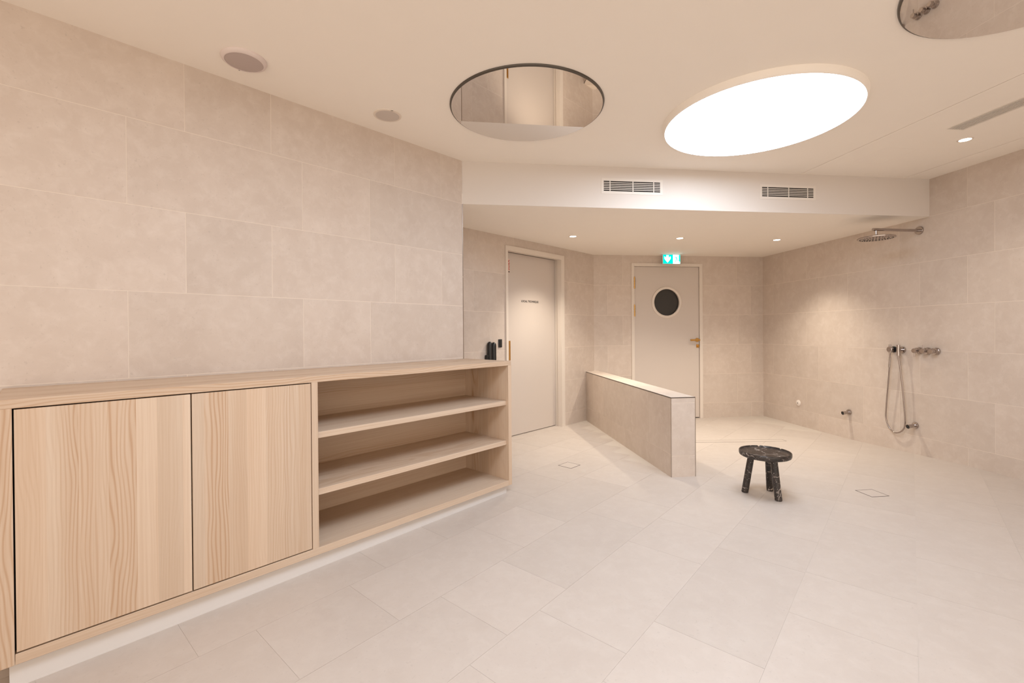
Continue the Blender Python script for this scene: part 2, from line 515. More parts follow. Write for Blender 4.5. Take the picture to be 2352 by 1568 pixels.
for quad in ([(xl(YBEAM), YBEAM), (xr(YBEAM), YBEAM), (xr(HY1), HY1), (xl(HY1), HY1)], [(xl(HY0), HY0), (xr(HY0), HY0), (xr(YREAR), YREAR), (xl(YREAR), YREAR)],
             [(xl(HY1), HY1), (HX0, HY1), (HX0, HY0), (xl(HY0), HY0)], [(HX1, HY1), (xr(HY1), HY1), (xr(HY0), HY0), (HX1, HY0)]):
    a = [bm.verts.new((x, y, ZHI)) for x, y in quad]
    c = [bm.verts.new((x, y, ZHI + 0.006)) for x, y in quad]
    bm.faces.new(a); bm.faces.new(c)
    for q in range(4): bm.faces.new((a[q], a[(q + 1) % 4], c[(q + 1) % 4], c[q]))
bm_obj('panel', bm, 'paint', ce)
prism('panel', [(X2 + 0.005, YBEAM), (XR + 0.05, YBEAM), (XR + 0.05, YREAR), (X2 + 0.028, YREAR)], ZHI, ZHI + 0.006, 'paint', ce)
box('access_hatch', HX0 + 0.0012, HX1 - 0.0012, HY0 + 0.0012, HY1 - 0.0012, ZHI, ZHI + 0.006, 'paint', ce)
low = [L(SEND, OL), L(SEND - 0.1, OD - 0.05), Vector((CORNX - 0.05, YB + 0.05, 0)), Vector((XR + 0.05, YB + 0.05, 0)), Vector((XR + 0.05, YBEAM + 0.004, 0)), Vector((L(SEND, OL).x + 0.005, YBEAM + 0.004, 0))]
cl = prism('ceiling_low', low, ZLO, ZLO + 0.08, 'paint')
tag(cl, 'lowered cream ceiling over the shower and doors', None, None, 'structure')
bx0 = L(SEND, OL).x - 0.005
be = box('beam', bx0, XR, YBEAM, YBEAM + 0.004, ZLO, ZHI, 'beam_paint')
tag(be, 'off-white bulkhead beam with two slotted vents', None, None, 'structure')

# ------------------------------------------------------------------ low partition wall
LX0, LX1, LY0, LZ = 1.671, 1.873, 3.373, 0.614
ly1 = YB - (CORNX - LX0) * LD.y / LD.x
lw = box('wall_low', LX0 + PROUD, LX1 - PROUD, LY0 + PROUD, ly1 + 0.2, ZB, LZ - PROUD, 'wall_grout')
tag(lw, 'knee-high limestone clad partition wall beside the shower', None, None, 'structure')
def face(mtx, u0, u1, z0, z1, zs, rows):
    e = empty('cladding', mtx)
    e.parent = lw
    lay_tiles(e, u0, u1, z0, z1, zs, rows)
ln = ly1 - LY0
face(frame_of((LX0, ly1), (0, -1)), 0, ln, ZB, LZ, (0.165,), [[0.55, 1.35, 1.75], [0.3, 0.7, 1.5, 1.9]])
face(frame_of((LX0, LY0), (1, 0)), 0, LX1 - LX0, ZB, LZ, (0.155, 0.572), [[], [], []])
face(frame_of((LX1, LY0), (0, 1)), 0, ly1 + 0.15 - LY0, ZB, LZ, (0.165,), [[0.4, 1.2, 1.6], [0.8, 1.2, 2.0]])
tm = Matrix(((0, 1, 0, LX0), (-1, 0, 0, ly1), (0, 0, 1, LZ), (0, 0, 0, 1))) @ Matrix.Rotation(math.radians(-90), 4, 'X')
face(tm, -0.03, ln, 0, LX1 - LX0, (), [[0.35, 1.15, 1.55]])
box('edge_trim', LX0 - 0.001, LX0 + 0.003, LY0 - 0.001, LY0 + 0.003, ZB, LZ, 'steel', lw)
box('edge_trim', LX0 - 0.001, LX0 + 0.004, LY0, ly1, LZ - 0.006, LZ + 0.0008, 'dark_steel_and_gap', lw)
box('edge_trim', LX1 - 0.003, LX1 + 0.001, LY0 - 0.001, LY0 + 0.003, ZB, LZ, 'steel', lw)
box('edge_trim', LX0, LX1, LY0 - 0.001, LY0 + 0.004, LZ - 0.006, LZ + 0.0008, 'dark_steel_and_gap', lw)

# steel corner profile at the end of the cabinet wall
pm = frame_of(L(SEND, OL), LD)
for n, (z0, z1) in enumerate(((0.93, 1.565), (1.575, ZLO))):
    t = box('trim_%d' % (n + 1), 0.0, 0.006, -0.0012, 0.012, z0, z1, 'steel')
    t.matrix_world = pm
    tag(t, ('lower' if n == 0 else 'upper') + ' brushed steel corner strip at the end of the cabinet wall', None, None, 'structure')

# ------------------------------------------------------------------ service door
dm = frame_of(L(0, OD), LD)
d1 = empty('door_1', dm)
tag(d1, 'plain beige service door lettered LOCAL TECHNIQUE', None, None, 'structure')
I1 = (3.463, 4.386, 1.995)
FZ = floor_z(*L(3.9, OD)[:2])
bm = bmesh.new()
def casing(bm, x0, x1, ztop, ix0, ix1, iz, y0, y1, zb):
    add_box(bm, x0, ix0, y0, y1, zb, ztop)
    add_box(bm, ix1, x1, y0, y1, zb, ztop)
    add_box(bm, ix0, ix1, y0, y1, iz, ztop)
casing(bm, D1[0] - 0.004, D1[1] + 0.004, D1[3] + 0.004, I1[0], I1[1], I1[2], -0.014, 0.05, FZ)
casing(bm, D1[0], D1[1], D1[3], I1[0] - 0.012, I1[1] + 0.012, I1[2] + 0.012, 0.05, 0.149, FZ)
bm_obj('door_frame', bm, 'casing_paint', d1)
leaf = box('door_leaf', I1[0] - 0.008, I1[1] + 0.006, 0.095, 0.135, FZ + 0.006, I1[2] + 0.006, 'door_paint', d1, 0.002)
box('gap_shade_sheet', I1[0] - 0.011, I1[1] + 0.0115, 0.136, 0.148, FZ, I1[2] + 0.011, 'painted_shade', d1)  # near-black sheet paints the shade around the leaf
def lettering(name, txt, width, height, mat, parent, x, y, z):
    cu = bpy.data.curves.new(name, 'FONT')
    cu.body = txt
    cu.extrude = 0.0004
    cu.offset = 0.03
    cu.space_character = 1.06
    t = bpy.data.objects.new(name, cu)
    COL.objects.link(t)
    bpy.context.view_layer.update()
    me = bpy.data.meshes.new_from_object(t.evaluated_get(bpy.context.evaluated_depsgraph_get()))
    bpy.data.objects.remove(t)
    xs = [v.co.x for v in me.vertices]; ys = [v.co.y for v in me.vertices]
    sx = width / (max(xs) - min(xs)); sy = height / (max(ys) - min(ys))
    mx, my = min(xs), min(ys)
    for v in me.vertices:
        v.co = Vector((x + (v.co.x - mx) * sx, y - 0.0003 - abs(v.co.z), z + (v.co.y - my) * sy))
    return link(name, me, mat, parent)
lettering('lettering', 'LOCAL TECHNIQUE', 0.298, 0.028, 'ink', leaf, 3.786, 0.095, 1.464)['label'] = 'black capital lettering'
st = box('sticker', 3.515, 3.599, 0.0942, 0.095, 1.775, 1.93, 'sticker_paper', leaf)
st['label'] = 'small red and black printed sticker'
bm = bmesh.new()
for i in range(9):
    z = 1.918 - i * 0.0125
    w = (0.014, 0.017, 0.009, 0.015, 0.016, 0.008, 0.014, 0.012, 0.015)[i]
    add_box(bm, 3.598 - w - (0.003 if i % 2 else 0.0), 3.598 - (0.004 if i % 3 == 1 else 0.0), 0.0934, 0.0942, z - 0.0085, z)
    add_box(bm, 3.53, 3.574, 0.0934, 0.0942, z - 0.007, z)
bm_obj('print', bm, 'sticker_red', st)
bm = bmesh.new()
add_box(bm, 3.582, 3.597, 0.0934, 0.0942, 1.782, 1.797)
add_box(bm, 3.53, 3.56, 0.0934, 0.0942, 1.782, 1.797)
bm_obj('print', bm, 'ink', st)
box('pull_plate', 3.535, 3.603, 0.091, 0.095, 0.826, 1.038, 'brass', leaf, 0.0015)['label'] = 'flush brass pull plate'

# ------------------------------------------------------------------ porthole door
bm_ = frame_of((0, YB), (1, 0))
d2 = empty('door_2', bm_)
tag(d2, 'beige door with a round porthole and brass lever handle', None, None, 'structure')
FB = floor_z(2.8, YB)
I2 = (2.373, 3.294, 1.994)
bm = bmesh.new()
casing(bm, D2[0] - 0.004, D2[1] + 0.004, D2[3] + 0.004, I2[0], I2[1], I2[2], -0.012, 0.05, FB)
casing(bm, D2[0], D2[1], D2[3], I2[0] - 0.012, I2[1] + 0.012, I2[2] + 0.012, 0.05, 0.149, FB)
bm_obj('door_frame', bm, 'casing_paint', d2)
PC, PZ = (2.83, 1.514)
bm = bmesh.new()
seg = 64
ri = 0.182
outer_pts = []
x0, x1, z0, z1 = I2[0] + 0.0035, I2[1] - 0.0045, FB + 0.012, I2[2] - 0.0035
for i in range(seg):
    t = 2 * math.pi * (i + 0.5) / seg
    c_, s_ = math.cos(t), math.sin(t)
    k = min(((x1 - PC) / c_ if c_ > 0 else (x0 - PC) / c_) if abs(c_) > 1e-6 else 9, ((z1 - PZ) / s_ if s_ > 0 else (z0 - PZ) / s_) if abs(s_) > 1e-6 else 9)
    outer_pts.append((PC + k * c_, PZ + k * s_))
# snap to the corners so the leaf stays a clean rectangle
for cxz in ((x0, z0), (x0, z1), (x1, z0), (x1, z1)):
    j = min(range(seg), key=lambda q: (outer_pts[q][0] - cxz[0]) ** 2 + (outer_pts[q][1] - cxz[1]) ** 2)
    outer_pts[j] = cxz
def ring_verts(y):
    return ([bm.verts.new((PC + ri * math.cos(2 * math.pi * (i + 0.5) / seg), y, PZ + ri * math.sin(2 * math.pi * (i + 0.5) / seg))) for i in range(seg)],
            [bm.verts.new((p[0], y, p[1])) for p in outer_pts])
fi, fo = ring_verts(0.006); bi, bo = ring_verts(0.046)
for i in range(seg):
    j = (i + 1) % seg
    bm.faces.new((fi[i], fi[j], fo[j], fo[i])); bm.faces.new((bi[i], bo[i], bo[j], bi[j]))
    bm.faces.new((fi[i], bi[i], bi[j], fi[j])); bm.faces.new((fo[i], fo[j], bo[j], bo[i]))
leaf2 = bm_obj('door_leaf', bm, 'door_paint', d2)
box('gap_shade_sheet', I2[0] - 0.0115, I2[1] + 0.0115, 0.10, 0.14, FB, I2[2] + 0.011, 'painted_shade', d2)  # black sheet behind the leaf, its colour stands for shade in the gaps
pm2 = Matrix.Translation((PC, 0.006, PZ)) @ AXIS_OUT
lathe('porthole_ring', [(0.178, -0.004), (0.178, 0.012), (0.186, 0.018), (0.200, 0.018), (0.211, 0.012), (0.213, 0.0), (0.213, -0.0004), (0.18, -0.004)], 'casing_paint', leaf2, 64, pm2)
lathe('porthole_glass', [(0.0, -0.028), (0.1815, -0.028), (0.1815, -0.022), (0.0, -0.022)], 'dark_glass', leaf2, 64, pm2)
for z in (1.775, 1.405):
    hg = tube('hinge', [(I2[0] + 0.002, -0.011, z - 0.08), (I2[0] + 0.002, -0.011, z + 0.08)], 0.008, 'brass', d2, 14)
    for q in range(4): lathe('knuckle', [(0.0, -0.012), (0.0098, -0.012), (0.0098, 0.012), (0.0, 0.012)], 'brass', hg, 14, Matrix.Translation((I2[0] + 0.002, -0.011, z - 0.054 + 0.036 * q)))
hx, hz = 3.262, 1.005
hd = lathe('handle', [(0.0, 0.0), (0.027, 0.0), (0.027, 0.006), (0.011, 0.008), (0.011, 0.05), (0.0, 0.05)], 'brass', leaf2, 24, Matrix.Translation((hx, 0.006, hz)) @ AXIS_OUT)
tube('lever', [(hx + 0.012, -0.047, hz), (hx - 0.04, -0.047, hz), (hx - 0.118, -0.047, hz)], 0.0125, 'brass', hd, 14)
lk = box('lock', hx - 0.012, hx + 0.028, 0.0, 0.006, hz - 0.105, hz - 0.06, 'brass', leaf2, 0.002)
lathe('cylinder', [(0.0, 0.0), (0.014, 0.0), (0.014, 0.012), (0.0, 0.012)], 'brass', lk, 20, Matrix.Translation((hx + 0.012, 0.0, hz - 0.08)) @ AXIS_OUT)

# ------------------------------------------------------------------ wooden cabinet
C0, C1 = -0.074, 2.361
DEP = OC - OL                                # 0.485
cm = frame_of(L(0, OC), LD)                  # local y = 0 on the front, +y towards the wall
cab = empty('sideboard', cm)
tag(cab, 'long low ash wood cabinet with two doors and open shelves', 'cabinet')
TH, CT, CB = 0.031, 0.930, 0.048
bk = DEP - 0.002
box('top_panel', C0, C1, 0, bk, CT - TH, CT, 'wood_level', cab, 0.0012)
box('bottom_panel', C0 + TH + 0.003, C1 - TH, 0, bk, CB, CB + 0.035, 'wood_level', cab, 0.0012)
box('side_panel', C0, C0 + TH + 0.002, 0, bk, CB, CT - TH, 'wood_upright', cab, 0.0012)
sp = [0, 0.12, 0.21, 0.31, 0.40, bk]
for a, c in zip(sp, sp[1:]):
    box('side_panel', C1 - TH, C1, a, c, CB, CT - TH, 'wood_upright', cab)
box('divider', 0.943, 0.974, 0, bk - 0.02, CB + 0.035, CT - TH, 'wood_upright', cab, 0.0012)
bp = [CB + 0.035, 0.19, 0.29, 0.42, 0.52, 0.68, 0.78, CT - TH]
for a, c in zip(bp, bp[1:]):
    box('back_panel', 0.974, C1 - TH, bk - 0.02, bk, a, c, 'wood_level', cab)
for zt in (0.648, 0.365):
    box('shelf', 0.974, C1 - TH, 0.021, bk - 0.02, zt - 0.031, zt, 'wood_level', cab, 0.0012)
box('door_shade_board', C0 + TH + 0.002, 0.943, 0.03, 0.05, CB + 0.035, CT - TH, 'painted_shade', cab)  # added black board, paints the dark of the cabinet inside between the doors
zt0, zt1 = CB + 0.035 + 0.006, CT - TH - 0.0045
for sts, x0, x1 in (((0, 0.085, 0.182, 0.268, 0.337, 0.392, 0.45, 1), C0 + TH + 0.0065, 0.451), ((0, 0.085, 0.27, 0.42, 0.58, 0.74, 0.885, 1), 0.456, 0.939)):
    dr = empty('door')
    dr.parent = cab
    if x0 < 0:
        # board edges measured along the first door
        ed = [x0, 0.037, 0.118, 0.198, 0.278, 0.342, 0.424, x1]
    else:
        ed = [x0 + (x1 - x0) * f for f in sts]
    for a, c in zip(ed, ed[1:]):
        box('board', a, c, 0.001, 0.021, zt0, zt1, 'wood_upright', dr)
# plinth follows the falling floor
bm = bmesh.new()
a0, a1 = C0 + 0.02, C1 - 0.03
za = [floor_z(*L(s, OC - 0.028)[:2]) - 0.003 for s in (a0, 0.3, a1)]
v = []
for s, zf in zip((a0, 0.3, a1), za):
    v.append([bm.verts.new((s, y, z)) for y, z in ((0.027, zf), (0.045, zf), (0.045, CB), (0.027, CB))])
for p, q in zip(v, v[1:]):
    for i in range(4):
        j = (i + 1) % 4
        bm.faces.new((p[i], p[j], q[j], q[i]))
bm.faces.new(v[0]); bm.faces.new(v[-1])
bm_obj('plinth', bm, 'plinth', cab)['label'] = 'off-white recessed plinth'
for s in (0.3, 1.2, C1 - 0.12):
    box('foot', s - 0.03, s + 0.03, 0.3, 0.36, floor_z(*L(s, OC - 0.33)[:2]), CB, 'black_plastic', cab)

# ------------------------------------------------------------------ round things on the ceiling
def on_ceiling(name, x, y, z=ZHI):
    """local +Z points down from the ceiling"""
    return empty(name, Matrix.Translation((x, y, z)) @ Matrix.Rotation(math.pi, 4, 'X'))
for lab, x, y in (('large glowing white disc lamp on the ceiling between the round mirrors and the beam', 1.885, 2.64), ('second white disc lamp on the ceiling in front of the wooden cabinet doors', 0.45, 1.0)):
  li = on_ceiling('ceiling_light', x, y)
  tag(li, lab, 'lamp', 'large disc lamps')
  lathe('housing', [(0.0, 0.0), (0.561, 0.0), (0.556, 0.030), (0.551, 0.038), (0.546, 0.040), (0.544, 0.036), (0.0, 0.034)], 'paint', li, 96)
  lathe('diffuser', [(0.0, 0.0345), (0.5435, 0.0365), (0.5432, 0.041), (0.50, 0.042), (0.0, 0.042)], 'lamp_diffuser' if x > 1 else 'lamp_diffuser_cabinet', li, 96)
for lab, x, y, r in (('round ceiling mirror between the small speaker and the glowing disc lamp', 0.437, 2.695, 0.457), ('round ceiling mirror reflecting the chrome shower valves', 2.19, 1.355, 0.482)):
    mr = on_ceiling('ceiling_mirror', x, y)
    tag(mr, lab, 'mirror')
    lathe('rim', [(r, 0.0), (r - 0.002, 0.007), (r - 0.008, 0.0105), (r - 0.0095, 0.0105), (r - 0.0095, 0.0)], 'mirror_rim', mr, 96)
    lathe('mirror_glass', [(0.0, 0.001), (r - 0.0098, 0.001), (r - 0.0098, 0.0115), (0.0, 0.0115)], 'mirror_glass', mr, 96, smooth=False)
s1 = on_ceiling('ceiling_speaker', -1.007, 2.366)
tag(s1, 'larger round ceiling speaker with pinkish-grey grille and thick rim', 'speaker')
lathe('rim', [(0.1, 0.0), (0.1, 0.004), (0.096, 0.011), (0.087, 0.016), (0.083, 0.0165), (0.083, 0.0)], 'speaker_rim', s1, 64)
lathe('grille', [(0.0, 0.001), (0.0828, 0.001), (0.0828, 0.0145), (0.06, 0.0165), (0.0, 0.0175)], 'speaker_grille', s1, 64)
lathe('indicator', [(0.0, 0.0), (0.003, 0.0), (0.003, 0.0185), (0.0, 0.0185)], 'black_plastic', s1, 12, Matrix.Translation((-0.055, -0.074, -0.004)))
s2 = on_ceiling('ceiling_speaker', -0.4, 2.877)
tag(s2, 'smaller flush ceiling speaker with cream rim near the round mirror', 'speaker')
lathe('rim', [(0.084, 0.0), (0.083, 0.003), (0.072, 0.005), (0.0705, 0.005), (0.0705, 0.0)], 'speaker_white', s2, 64)
lathe('grille', [(0.0, 0.001), (0.0703, 0.001), (0.0703, 0.004), (0.0, 0.006)], 'speaker_grille_pale', s2, 64)
bm = bmesh.new()
for q in (0, 1): add_box(bm, 0.03 + 0.008 * q, 0.035 + 0.008 * q, 0.069, 0.0725, 0.003, 0.0056)
bm_obj('marking', bm, 'black_plastic', s2)
SPOTS = ((1.247, 4.696, ZLO, 'recessed downlight in the low ceiling by the service door'), (2.437, 4.69, ZLO, 'recessed downlight in the low ceiling between the other two'), (3.576, 4.68, ZLO, 'recessed downlight in the low ceiling over the shower'), (3.60, 2.806, ZHI, 'recessed downlight in the high ceiling beside the linear slot vent'))
for x, y, z, lab in SPOTS:
    d = on_ceiling('downlight', x, y, z)
    tag(d, lab, 'lamp', 'recessed downlights')
    lathe('trim_ring', [(0.045, 0.0), (0.044, 0.002), (0.036, 0.003), (0.034, 0.003), (0.034, 0.0)], 'speaker_white', d, 32)
    lathe('lens', [(0.0, 0.0005), (0.0338, 0.0005), (0.0338, 0.0022), (0.0, 0.0022)], 'spot_lens', d, 32)
    ld = bpy.data.lights.new('downlight_beam', 'SPOT')
    ld.energy = SPOT_W if z < 2.3 else 0.2 * SPOT_W
    ld.color = SPOT_COL
    ld.spot_size = math.radians(108)
    ld.spot_blend = 1.0
    ld.shadow_soft_size = 0.03
    lo = bpy.data.objects.new('downlight_beam', ld)
    COL.objects.link(lo)
    lo.location = (x, y, z - 0.035)

# ------------------------------------------------------------------ vents
def beam_vent(x0, x1, z0, z1, lab):
    v = empty('air_vent', frame_of((0, YBEAM), (1, 0)))
    tag(v, lab, 'vent', 'slotted vents in the beam')
    box('slot_shade_plate', x0 - 0.002, x1 + 0.002, -0.001, 0.0, z0 - 0.002, z1 + 0.002, 'painted_shade', v)  # flat black plate on the beam, painted shade instead of a real recess
    bm = bmesh.new()
    casing2 = ((x0 - 0.022, x0, z0 - 0.022, z1 + 0.022), (x1, x1 + 0.022, z0 - 0.022, z1 + 0.022), (x0, x1, z1, z1 + 0.022), (x0, x1, z0 - 0.022, z0))
    for a, c, e, f in casing2: add_box(bm, a, c, -0.0022, 0.0, e, f)
    bm_obj('frame', bm, 'vent_white', v)
    n = 5
    pit = (z1 - z0) / (n + 0.85)
    for i in range(n):
        zc = z0 + pit * (i + 0.92)
        box('slat', x0, x1, -0.0035, -0.001, zc - pit * 0.2, zc + pit * 0.2, 'vent_white', v)
    for f in (0.11, 0.515, 0.885):
        xc = x0 + (x1 - x0) * f
        box('divider', xc - 0.0035, xc + 0.0035, -0.003, -0.001, z0, z1, 'vent_white', v)
beam_vent(1.211, 1.693, 2.278, 2.36, 'slotted white vent in the beam on the service door side')
beam_vent(2.605, 3.086, 2.274, 2.354, 'slotted white vent in the beam on the shower side')
v = on_ceiling('air_vent', 3.345, 2.66)
tag(v, 'long linear slot vent in the ceiling strip', 'vent')
LV = 1.9
box('slot_shade_plate', -0.056, 0.056, 0.0, LV, 0.0, 0.001, 'painted_shade', v)  # black plate under the ceiling paints the shade between the slats
bm = bmesh.new()
for a, c, e, f in ((-0.064, -0.054, -0.008, LV + 0.01), (0.054, 0.064, -0.008, LV + 0.01), (-0.054, 0.054, -0.008, 0.0), (-0.054, 0.054, LV, LV + 0.01)): add_box(bm, a, c, e, f, 0.0, 0.003)
bm_obj('frame', bm, 'vent_white', v)
for i in range(6):
    xc = -0.054 + 0.108 * (i + 0.5) / 6
    box('slat', xc - 0.0048, xc + 0.0048, 0.0, LV, 0.001, 0.004, 'vent_white', v)

# ------------------------------------------------------------------ exit sign
sx0, sx1, sz0, sz1, sy = 2.725, 2.962, 2.016, 2.134, 5.70
sg = empty('exit_sign', frame_of((0, sy), (1, 0)))
tag(sg, 'green and white illuminated emergency exit sign above the porthole door', 'sign')
box('housing', sx0 - 0.03, sx1 + 0.03, -0.02, 0.02, ZLO - 0.006, ZLO, 'sign_body', sg, 0.002)
pn = box('panel', sx0 - 0.006, sx1 + 0.006, -0.004, 0.004, sz0 - 0.006, ZLO - 0.006, 'sign_body', sg, 0.001)
mid = sx0 + 0.137
box('green_field', sx0, mid, -0.0046, -0.004, sz0, sz1, 'sign_green', pn)
box('white_field', mid, sx1, -0.0046, -0.004, sz0, sz1, 'sign_white', pn)
def flat(name, polys, y0, y1, mat, parent):
    bm = bmesh.new()
    for poly in polys:
        a = [bm.verts.new((p[0], y0, p[1])) for p in poly]
        c = [bm.verts.new((p[0], y1, p[1])) for p in poly]
        bm.faces.new(a); bm.faces.new(c)
        for i in range(len(poly)):
            j = (i + 1) % len(poly)
            bm.faces.new((a[i], a[j], c[j], c[i]))
    return bm_obj(name, bm, mat, parent)
acx, acz = sx0 + 0.062, sz0 + 0.012
ar = [(0, 0), (0.044, 0.052), (0.044, 0.082), (0.034, 0.082), (0.017, 0.06), (0.017, 0.098), (-0.017, 0.098), (-0.017, 0.06), (-0.034, 0.082), (-0.044, 0.082), (-0.044, 0.052)]
flat('arrow', [[(acx + x, acz + z) for x, z in ar]], -0.0052, -0.0046, 'sign_white', pn)
mx, mz = mid + 0.012, sz0 + 0.014
man = [[(0.026, 0.084), (0.031, 0.089), (0.036, 0.084), (0.031, 0.078)],
       [(0.026, 0.074), (0.036, 0.074), (0.046, 0.05), (0.036, 0.046)],
       [(0.036, 0.05), (0.044, 0.05), (0.026, 0.012), (0.018, 0.012)],
       [(0.04, 0.052), (0.047, 0.05), (0.056, 0.034), (0.068, 0.034), (0.068, 0.028), (0.052, 0.028)],
       [(0.028, 0.073), (0.027, 0.066), (0.012, 0.062), (0.01, 0.067)],
       [(0.035, 0.072), (0.037, 0.066), (0.052, 0.058), (0.054, 0.062)]]
flat('running_figure', [[(mx + x, mz + z) for x, z in p] for p in man], -0.0052, -0.0046, 'sign_green', pn)
flat('doorway', [[(sx1 - 0.018, sz0 + 0.035), (sx1 - 0.018, sz1), (sx1, sz1), (sx1, sz0 + 0.02)], [(sx1 - 0.022, sz0 + 0.022), (sx1 - 0.016, sz0 + 0.026), (sx1, sz0 + 0.008), (sx1, sz0)]], -0.0052, -0.0046, 'sign_green', pn)

# ------------------------------------------------------------------ shower fittings (local x = 0 at given y, -Y out of the wall)
def on_wall(name, y, z): return empty(name, Matrix.Translation((XR, y, z)) @ frame_of((0, 0), (0, -1)))
def rosette(parent, r, t, x=0.0, z=0.0, name='rosette'):
    return lathe(name, [(0.0, 0.0), (r, 0.0), (r, t * 0.6), (r * 0.93, t), (0.0, t)], 'chrome', parent, 40, Matrix.Translation((x, 0, z)) @ AXIS_OUT)
sh = on_wall('rain_shower', 3.675, 2.035)
tag(sh, 'round chrome rain shower head on a straight wall arm', 'shower')
rosette(sh, 0.038, 0.012)
arm = tube('arm', [(0, 0.0, 0), (0, -0.2, 0), (0, -0.478, 0)], 0.0125, 'chrome', sh, 20)
hy = -0.445
st_ = tube('stem', [(0, hy, -0.01), (0, hy, -0.062)], 0.008, 'chrome', sh, 16)
lathe('joint', [(0.0, -0.064), (0.028, -0.064), (0.028, -0.058), (0.022, -0.05), (0.009, -0.046), (0.0, -0.046)], 'chrome', sh, 32, Matrix.Translation((0, hy, 0)))
hdm = Matrix.Translation((0, hy, -0.078))
shd = lathe('head', [(0.0, -0.006), (0.135, -0.006), (0.141, -0.003), (0.142, 0.003), (0.138, 0.008), (0.03, 0.014), (0.0, 0.014)], 'chrome', sh, 64, hdm)
bm = bmesh.new()
for rr, n in ((0.03, 8), (0.06, 16), (0.09, 24), (0.12, 32)):
    for i in range(n):
        t = 2 * math.pi * i / n
        add_lathe(bm, [(0.0022, -0.0085), (0.0028, -0.006)], 6, hdm @ Matrix.Translation((rr * math.cos(t), rr * math.sin(t), 0)))
bm_obj('nozzles', bm, 'black_rubber', shd)['kind'] = 'stuff'

hs = on_wall('hand_shower', 3.835, 0.937)
tag(hs, 'chrome hand shower hanging on its holder with a long looped hose', 'shower')
rosette(hs, 0.031, 0.014)
tube('elbow', [(0, 0.0, 0), (0, -0.045, 0)], 0.013, 'chrome', hs, 20)
tube('outlet', [(0, -0.05, 0.048), (0, -0.05, -0.055)], 0.0145, 'chrome', hs, 20)
hxo = -0.085                                  # holder: 8.5 cm further from the camera
hold = lathe('holder', [(0.0, 0.0), (0.029, 0.0), (0.029, 0.012), (0.02, 0.014), (0.02, 0.034), (0.0, 0.034)], 'black_plastic', hs, 40, Matrix.Translation((hxo, 0, 0)) @ AXIS_OUT)
head = lathe('spray_head', [(0.0, 0.034), (0.024, 0.034), (0.029, 0.04), (0.029, 0.056), (0.025, 0.06), (0.0, 0.06)], 'chrome', hs, 40, Matrix.Translation((hxo, 0, 0)) @ AXIS_OUT)
bm = bmesh.new()
for i in range(8):
    t = 2 * math.pi * i / 8
    for rr in (0.009, 0.014, 0.019):
        add_box(bm, hxo + rr * math.cos(t) - 0.0013, hxo + rr * math.cos(t) + 0.0013, -0.0607, -0.06, rr * math.sin(t) - 0.0013, rr * math.sin(t) + 0.0013)
bm_obj('nozzles', bm, 'black_rubber', head)['kind'] = 'stuff'
tube('handle', [(hxo, -0.048, 0.05), (hxo, -0.048, 0.02), (hxo, -0.048, -0.035)], 0.0085, 'chrome', hs, 16)
bm = bmesh.new()
for i in range(9):
    z = -0.078 - i * 0.0115
    add_lathe(bm, [(0.007, z - 0.0035), (0.0098, z - 0.0018), (0.0098, z + 0.0018), (0.007, z + 0.0035)], 16, Matrix.Translation((hxo - 0.001 * i, -0.048, 0)))
    if i < 8: add_lathe(bm, [(0.0062, z - 0.0085), (0.0062, z - 0.003)], 12, Matrix.Translation((hxo - 0.001 * i, -0.048, 0)), False)
bm_obj('kink_spring', bm, 'chrome', hs, True)
ctrl = [(hxo, -0.048, -0.03), (hxo - 0.004, -0.047, -0.12), (hxo - 0.02, -0.045, -0.30), (hxo - 0.048, -0.04, -0.55), (hxo - 0.055, -0.036, -0.68), (hxo - 0.022, -0.034, -0.765), (hxo + 0.04, -0.033, -0.80), (hxo + 0.105, -0.034, -0.765), (hxo + 0.135, -0.037, -0.69), (hxo + 0.13, -0.042, -0.5), (hxo + 0.11, -0.047, -0.25), (0, -0.05, -0.05)]
def smooth_path(p, n=8):
    p = [Vector(q) for q in p]
    out = []
    for i in range(len(p) - 1):
        a, b_, c, d = p[max(i - 1, 0)], p[i], p[i + 1], p[min(i + 2, len(p) - 1)]
        for k in range(n):
            t = k / n
            out.append(0.5 * ((2 * b_) + (c - a) * t + (2 * a - 5 * b_ + 4 * c - d) * t * t + (3 * b_ - a - 3 * c + d) * t ** 3))
    return out + [p[-1]]
tube('hose', smooth_path(ctrl), 0.0062, 'hose_metal', hs, 12)

